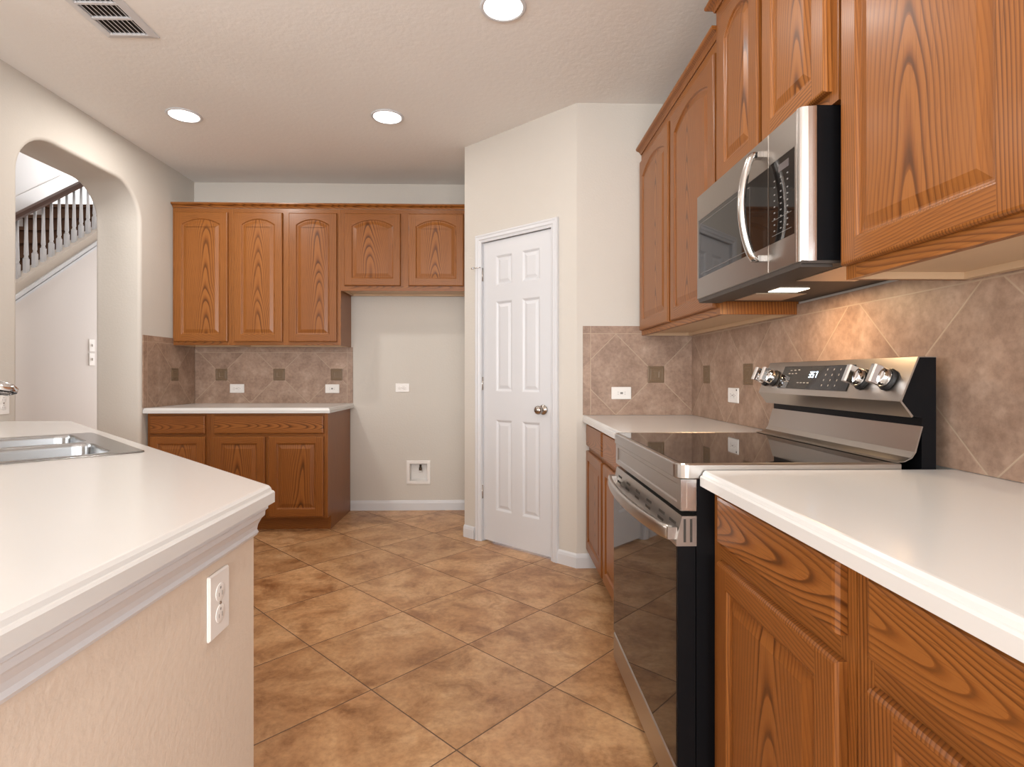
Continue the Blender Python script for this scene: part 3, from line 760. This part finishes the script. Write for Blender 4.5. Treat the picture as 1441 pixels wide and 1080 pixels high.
# ------------------------------------------------------------------ range
RX, RY, RWd = .447, 2.130, .758
rg = thing('range', 'stainless steel and black glass electric range between the right counters', 'range', (RX, RY, 0), RZ)
MB().box(.002, RWd-.002, .050, .655, .045, .879).build('body', BLACK, rg)
kb = MB().box(.03, RWd-.03, .05, .60, .002, .045)
kb.build('kick_base', BLACKM, rg)
# cooktop frame with rounded front corners
ctp = [(.0, .57), (0, .03)]+[(.03-.03*math.cos(PI/2*k/5), .03-.03*math.sin(PI/2*k/5)) for k in range(1, 6)]+[(RWd-.03+.03*math.sin(PI/2*k/5), .03-.03*math.cos(PI/2*k/5)) for k in range(0, 6)]+[(RWd, .57)]
ctp2 = ctp
cf = MB()
cf.loft([[(p[0], p[1], z) for p in offset_poly(ctp2, o)] for o, z in ((.002, .8795), (0, .882), (0, .914), (.003, .9175), (.012, .9180), (.013, .9165))], caps=(True, True), sm=False)
co = cf.build('cooktop_frame', STEEL, rg)
MB().box(.0145, RWd-.0145, .016, .556, .9162, .9176).build('glass_surface', GLASS, rg)
# front strip below the cooktop
fs = MB(); q = [(.002, .800), (RWd-.002, .800), (RWd-.002, .8785), (.002, .8785)]
fs.loft([[(p[0], y, p[1]) for p in q] for y in (.052, .010)], caps=(True, False))
emb = offset_poly(q, .0)
e1 = [(.03, .815), (RWd-.03, .815), (RWd-.03, .864), (.03, .864)]
for A, B in (((.002, .800, RWd-.002, .815)), (0, 0)) if False else (): pass
fs.loft([[(p[0], .010, p[1]) for p in q], [(p[0], .010, p[1]) for p in e1], [(p[0], .013, p[1]) for p in offset_poly(e1, .004)]], caps=(False, True))
fs.build('front_strip', STEEL, rg)
ec = MB().box(RWd-.0015, RWd+.0012, .010, .048, .801, .878); ec.box(RWd+.001, RWd+.0022, .024, .042, .806, .872); ec.build('strip_end_cap', STEELZ, rg)
ec = MB().box(-.0012, .0015, .010, .048, .801, .878); ec.build('strip_end_cap', STEELZ, rg)
# oven door
od = MB().box(.004, RWd-.004, .004, .048, .156, .7115).build('oven_door', BLACK, rg)
MB().box(.006, RWd-.006, .0, .0038, .160, .712).build('door_glass', GLASS, od)
tp = MB(); tp.prism([(-.001, .712), (-.001, .720), (.013, .787), (.050, .787), (.050, .712)], 0, .001, RWd-.001)
for y in (.020, .036): tp.box(RWd-.0012, RWd-.0004, y-.003, y+.003, .722, .780, 1)
tr_ = tp.build('door_trim', [STEEL, SLOT], od)
dd = Vector((.013+.001, .787-.720)).normalized()
for cx in (.085, .215, .345, .475, .605, .700):
    vs_ = MB()
    for k in (-.011, .011):
        zc_ = .752+k*.8; w_ = .026; yy = -.001+(zc_-.720)*(.014/.067)
        vs_.box(cx-w_, cx+w_, yy-.0008, yy+.004, zc_-.0035, zc_+.0035)
    vs_.build('vent', SLOT, od)
hd = MB(); N = 26; pa = []; ra = []
for k in range(N+1):
    t = k/N; x = .018+(RWd-.036)*t; bow = .012+.036*(math.sin(PI*t)**.6); pa.append((x, -bow, .742))
L = []
for i, p in enumerate(pa):
    x, y, z = p; L.append([(x, y-.006, z-.017), (x, y-.008, z-.010), (x, y-.008, z+.010), (x, y-.006, z+.017), (x, y+.006, z+.017), (x, y+.008, z+.010), (x, y+.008, z-.010), (x, y+.006, z-.017)])
hd.loft(L, sm=True)
for x in (.010, RWd-.046): hd.box(x, x+.036, -.020, .004, .727, .757)
hd.build('handle', STEEL, od)
# storage drawer
dr = MB(); q = [(.003, .052), (RWd-.003, .052), (RWd-.003, .150), (.003, .150)]
dr.loft([[(p[0], y, p[1]) for p in offset_poly(q, o)] for o, y in ((0, .048), (0, .004), (.003, .0))], caps=(True, True)); dr.build('storage_drawer', STEEL, rg)
# backguard
prof = [(.662, .885), (.662, 1.184), (.615, 1.184), (.571, 1.074), (.599, 1.036)]
bgm = MB().prism(prof+[(.625, 1.030), (.625, .885)], 0, .0035, RWd-.0035).build('backguard', BLACK, rg)
fp = MB(); outer = [(.611, 1.1845), (.565, 1.072), (.596, 1.030)]
fp.loft([[(x, y, z) for y, z in ((.617, 1.1860), (.662, 1.1860), (.662, 1.1842), (.6165, 1.1842), (.5715, 1.0735), (.601, 1.036), (.597, 1.032), (.5665, 1.0725), (.6125, 1.1855))] for x in (0, RWd)])
fp.build('control_panel', STEEL, bgm)
lw = MB(); lwp = [(.622, 1.010), (.612, .975), (.604, .945), (.594, .930), (.575, .921), (.553, .9192)]
lw.loft([[(x, y, z) for y, z in lwp]+[(x, y+.004, z-.001) for y, z in lwp[::-1]] for x in (0, RWd)])
lw.build('rear_trim', STEEL, bgm)
# frame of the slanted panel: u along x, v up the slope
pb_, pt_ = Vector((.5665, 1.0725)), Vector((.6125, 1.1855)); vd = (pt_-pb_).normalized(); VL = (pt_-pb_).length; nd = Vector((-vd.y, vd.x))
if nd.x > 0: nd = -nd
tilt = math.atan2(vd.x, vd.y)           # lean of the panel from vertical
def panel_local(mb, name, mats, x, v, parent, out=.0, bevel=0):
    q = pb_+vd*v+nd*out
    return mb.build(name, mats, parent, (x, q.x, q.y), (-tilt, 0, 0), bevel)
def ry(y): return RY-y
dxa, dxb = ry(2.000), ry(1.600)
tm = MB().box(0, dxb-dxa, -.0018, .0, .021, .104)
W_ = dxb-dxa
for x, v in ((.055, .088), (.080, .089), (.104, .090), (.050, .076), (.070, .076), (.092, .077), (.040, .046), (.058, .046), (.125, .043), (.145, .043), (.165, .043), (.186, .043)):
    tm.box(x-.006, x+.006, -.0024, -.0017, v-.0016, v+.0016, 1)
for i in range(3):
    for j in range(4): tm.box(.270+i*.034-.002, .270+i*.034+.002, -.0024, -.0017, .036+j*.018-.003, .036+j*.018+.003, 1)
disp = panel_local(tm, 'display', [GLASS, MARK], dxa, 0, bgm, .0005)
SEG = {'3': 'abgcd', '5': 'afgcd', '7': 'abc'}
dg = MB()
for i, ch in enumerate('357'):
    x, z, w, h, t = .178+i*.0165, .062, .0105, .021, .0026
    for s in SEG[ch]:
        a_ = {'a': (0, w, h-t, h), 'g': (0, w, h/2-t/2, h/2+t/2), 'd': (0, w, 0, t), 'b': (w-t, w, h/2, h), 'c': (w-t, w, 0, h/2), 'f': (0, t, h/2, h), 'e': (0, t, 0, h/2)}[s]
        dg.box(x+a_[0], x+a_[1], -.0025, -.0017, z+a_[2], z+a_[3])
dg.build('clock_digits', DIGIT, disp)
for y in (2.105, 2.046, 1.545, 1.442):
    sk_ = MB().lathe([(.002, 0), (.030, 0), (.031, -.004), (.027, -.010), (.002, -.010)], (0, 0, 0), 'y', 28)
    k0 = panel_local(sk_, 'knob', BLACKM, ry(y), .058, bgm, .001)
    kn = MB().lathe([(.002, -.010), (.0255, -.010), (.0265, -.016), (.0245, -.030), (.022, -.032), (.002, -.032)], (0, 0, 0), 'y', 28)
    g_ = [(-.0245, -.0105), (.0245, -.0105), (.0245, .0105), (-.0245, .0105)]
    kn.loft([[(p[1]*a, y_, p[0]) for p in g_] for a, y_ in ((1, -.030), (.95, -.050), (.6, -.054))])
    kn.build('grip', CHROME, k0)

# ------------------------------------------------------------------ microwave
MX, MY, MW, MZ, MH = .757, 2.087, .723, 1.423, .391
mw = thing('microwave', 'stainless steel over-the-range microwave under the raised oak cabinet', 'microwave', (MX, MY, MZ), RZ)
MB().box(.004, MW-.0005, .040, .398, .004, MH).build('body', BLACK, mw)
sx = .554
def face(mb, x0, x1, z0, z1, ix0, ix1, iz0, iz1, rr=.0):
    """steel front plate with a shallow recess for the glass"""
    out = [(x0, z0), (x1, z0), (x1, z1), (x0, z1)]; inn = [(ix0, iz0), (ix1, iz0), (ix1, iz1), (ix0, iz1)]
    mb.loft([[(p[0], y, p[1]) for p in P] for P, y in ((out, .039), (out, .003), (offset_poly(out, .002), .0), (inn, .0), (inn, .003))], caps=(True, True))
    return mb
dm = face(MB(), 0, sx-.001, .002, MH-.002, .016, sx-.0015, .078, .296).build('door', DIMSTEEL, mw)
MB().box(.0165, sx-.002, .0006, .0028, .0785, .2955).build('window_glass', GLASS, dm)
iw = MB(); q = [(.030, .092), (.440, .092), (.440, .282), (.030, .282)]
iw.loft([[(p[0], .0003, p[1]) for p in q], [(p[0], .0003, p[1]) for p in offset_poly(q, .0025)]], caps=(False, False))
iw.build('window_border', plain('smoked_window_edge', (.10, .09, .085), .2), dm)
hm = MB(); L = []
for k in range(23):
    t = k/22; z = .040+.312*t; b = .012+.036*(math.sin(PI*t)**.7); x = .512+.010*(1-t)
    L.append([(x+.0145*math.cos(a), -b-.011+.011*math.sin(a), z) for a in [2*PI*j/14 for j in range(14)]])
hm.loft(L, sm=True)
for z in (.040, .336): hm.box(.505, .530, -.018, .0005, z, z+.016)
hm.build('handle', STEELZ, dm)
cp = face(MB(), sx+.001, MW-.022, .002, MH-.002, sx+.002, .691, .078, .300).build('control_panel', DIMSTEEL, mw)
tpn = MB().prism([(p[0], p[1]) for p in rrect(sx+.0025, .6905, .0785, .2995, .006, 4)], 1, .0006, .0028)
lg = tpn
for i in range(3):
    for j in range(9):
        z = .110+j*.0165+(.004 if j > 6 else 0); lg.box(.588+i*.034-.0032, .588+i*.034+.0032, -.0002, .0007, z-.0016, z+.0016, 1)
for z in (.098, .140): lg.box(.575, .675, -.0001, .0007, z-.0004, z+.0004, 1)
tpn = lg.build('touch_panel', [GLASS, MARK], cp)
MB().box(.610, .662, -.0001, .0007, .262, .282).build('display_window', plain('dim_display', (.10, .085, .085), .2), tpn)
eg = MB()
pe = [(MW-.0215, .0), (MW-.016, .0), (MW-.011, .002), (MW-.007, .0055), (MW-.004, .011), (MW-.002, .019), (MW-.0005, .029), (MW, .034), (MW, .039), (MW-.0215, .039)]
eg.prism(pe, 2, .002, MH-.002).build('edge_strip', STEELZ, mw)
un = MB().box(.002, MW-.002, .004, .396, -.004, .0035)
uo = un.build('bottom_plate', CHARCOAL, mw)
un2 = MB().box(.01, MW-.01, .004, .085, -.012, -.004).build('front_vent', CHARCOAL, uo)
MB().box(.250, .330, .150, .245, -.0065, -.0040).build('lamp_lens', HOODLENS, uo)
for x0, x1 in ((.045, .215), (.470, .690)): MB().box(x0, x1, .125, .300, -.0062, -.0040).build('grease_filter', FILTER, uo)
hl = area('hood_lamp', (MX+.20, MY-.29, MZ-.012), .08, 1.9, (1, .66, .36), (0, 0, 0), 'RECTANGLE', .07); 

# ------------------------------------------------------------------ staircase beyond the arch
ST = thing('staircase', 'white balustrade staircase with brown carpet, seen through the arch', 'staircase', (XH, YS, 0))
def stp(mb, name, m): return mb.build(name, m, ST, (-XH, -YS, 0))
skt = MB().prism([(YS, zs(YS)+.075), (YE, zs(YE)+.075), (YE, zs(YE)+.160), (YS, zs(YS)+.160)], 0, XH-.105, XH+.006)
stp(skt, 'cap_board', paint('stair_skirt_paint', (.60, .53, .46), .5, .05))
tr2 = MB()
for a_, b_, o_ in ((0, .075, .010), (.012, .030, .020), (.045, .075, .024)):
    tr2.prism([(YS, zs(YS)+a_), (YE, zs(YE)+a_), (YE, zs(YE)+b_), (YS, zs(YS)+b_)], 0, XH+.0005, XH+o_)
stp(tr2, 'skirt_moulding', TRIM)
hr = MB(); off = .60+.085
hp = [(-.030, 0), (-.033, .020), (-.024, .048), (.0, .056), (.024, .048), (.033, .020), (.030, 0)]
XC = XH-.05
hr.loft([[(XC+a_, y, zs(y)+off-.052+b_) for a_, b_ in hp] for y in (YS, 6.6)], sm=False)
stp(hr, 'handrail', DARKWOOD)
y = 3.6972
while y < 6.3:
    zb_, zt_ = zs(y)+.155, zs(y)+off-.040
    hgt = zt_-zb_
    b = MB(); s = .0155
    b.box(XC-s, XC+s, y-s, y+s, zb_-.02, zb_+.115)
    b.lathe([(.014, .115), (.017, .122), (.012, .132), (.0165, .150), (.0155, .17), (.0125, hgt*.6), (.0095, hgt+.02)], (XC, y, zb_), 'z', 10)
    stp(b, 'baluster', TRIM)
    y += .0856
rise, run = .19, .19/SL
k = 0; yy = 3.2
while yy < 6.35:
    zt_ = zs(yy)+.10
    t = MB().box(-4.868, XH-.106, yy, yy+run+.02, max(0, zt_-rise-.03), zt_); t.box(-4.868, XH-.106, yy-.025, yy, zt_-.035, zt_)
    stp(t, 'step', CARPET)
    yy += run
stp(MB().box(-4.868, XH-.106, yy, YE, zt_-.06, zt_), 'landing', CARPET)
ws = MB().prism([(YS, zs(YS)+.16), (6.35, zs(6.35)+.16), (6.35, zs(6.35)+.33), (YS, zs(YS)+.33)], 0, -4.869, -4.862)
stp(ws, 'wall_skirt', HALLW)
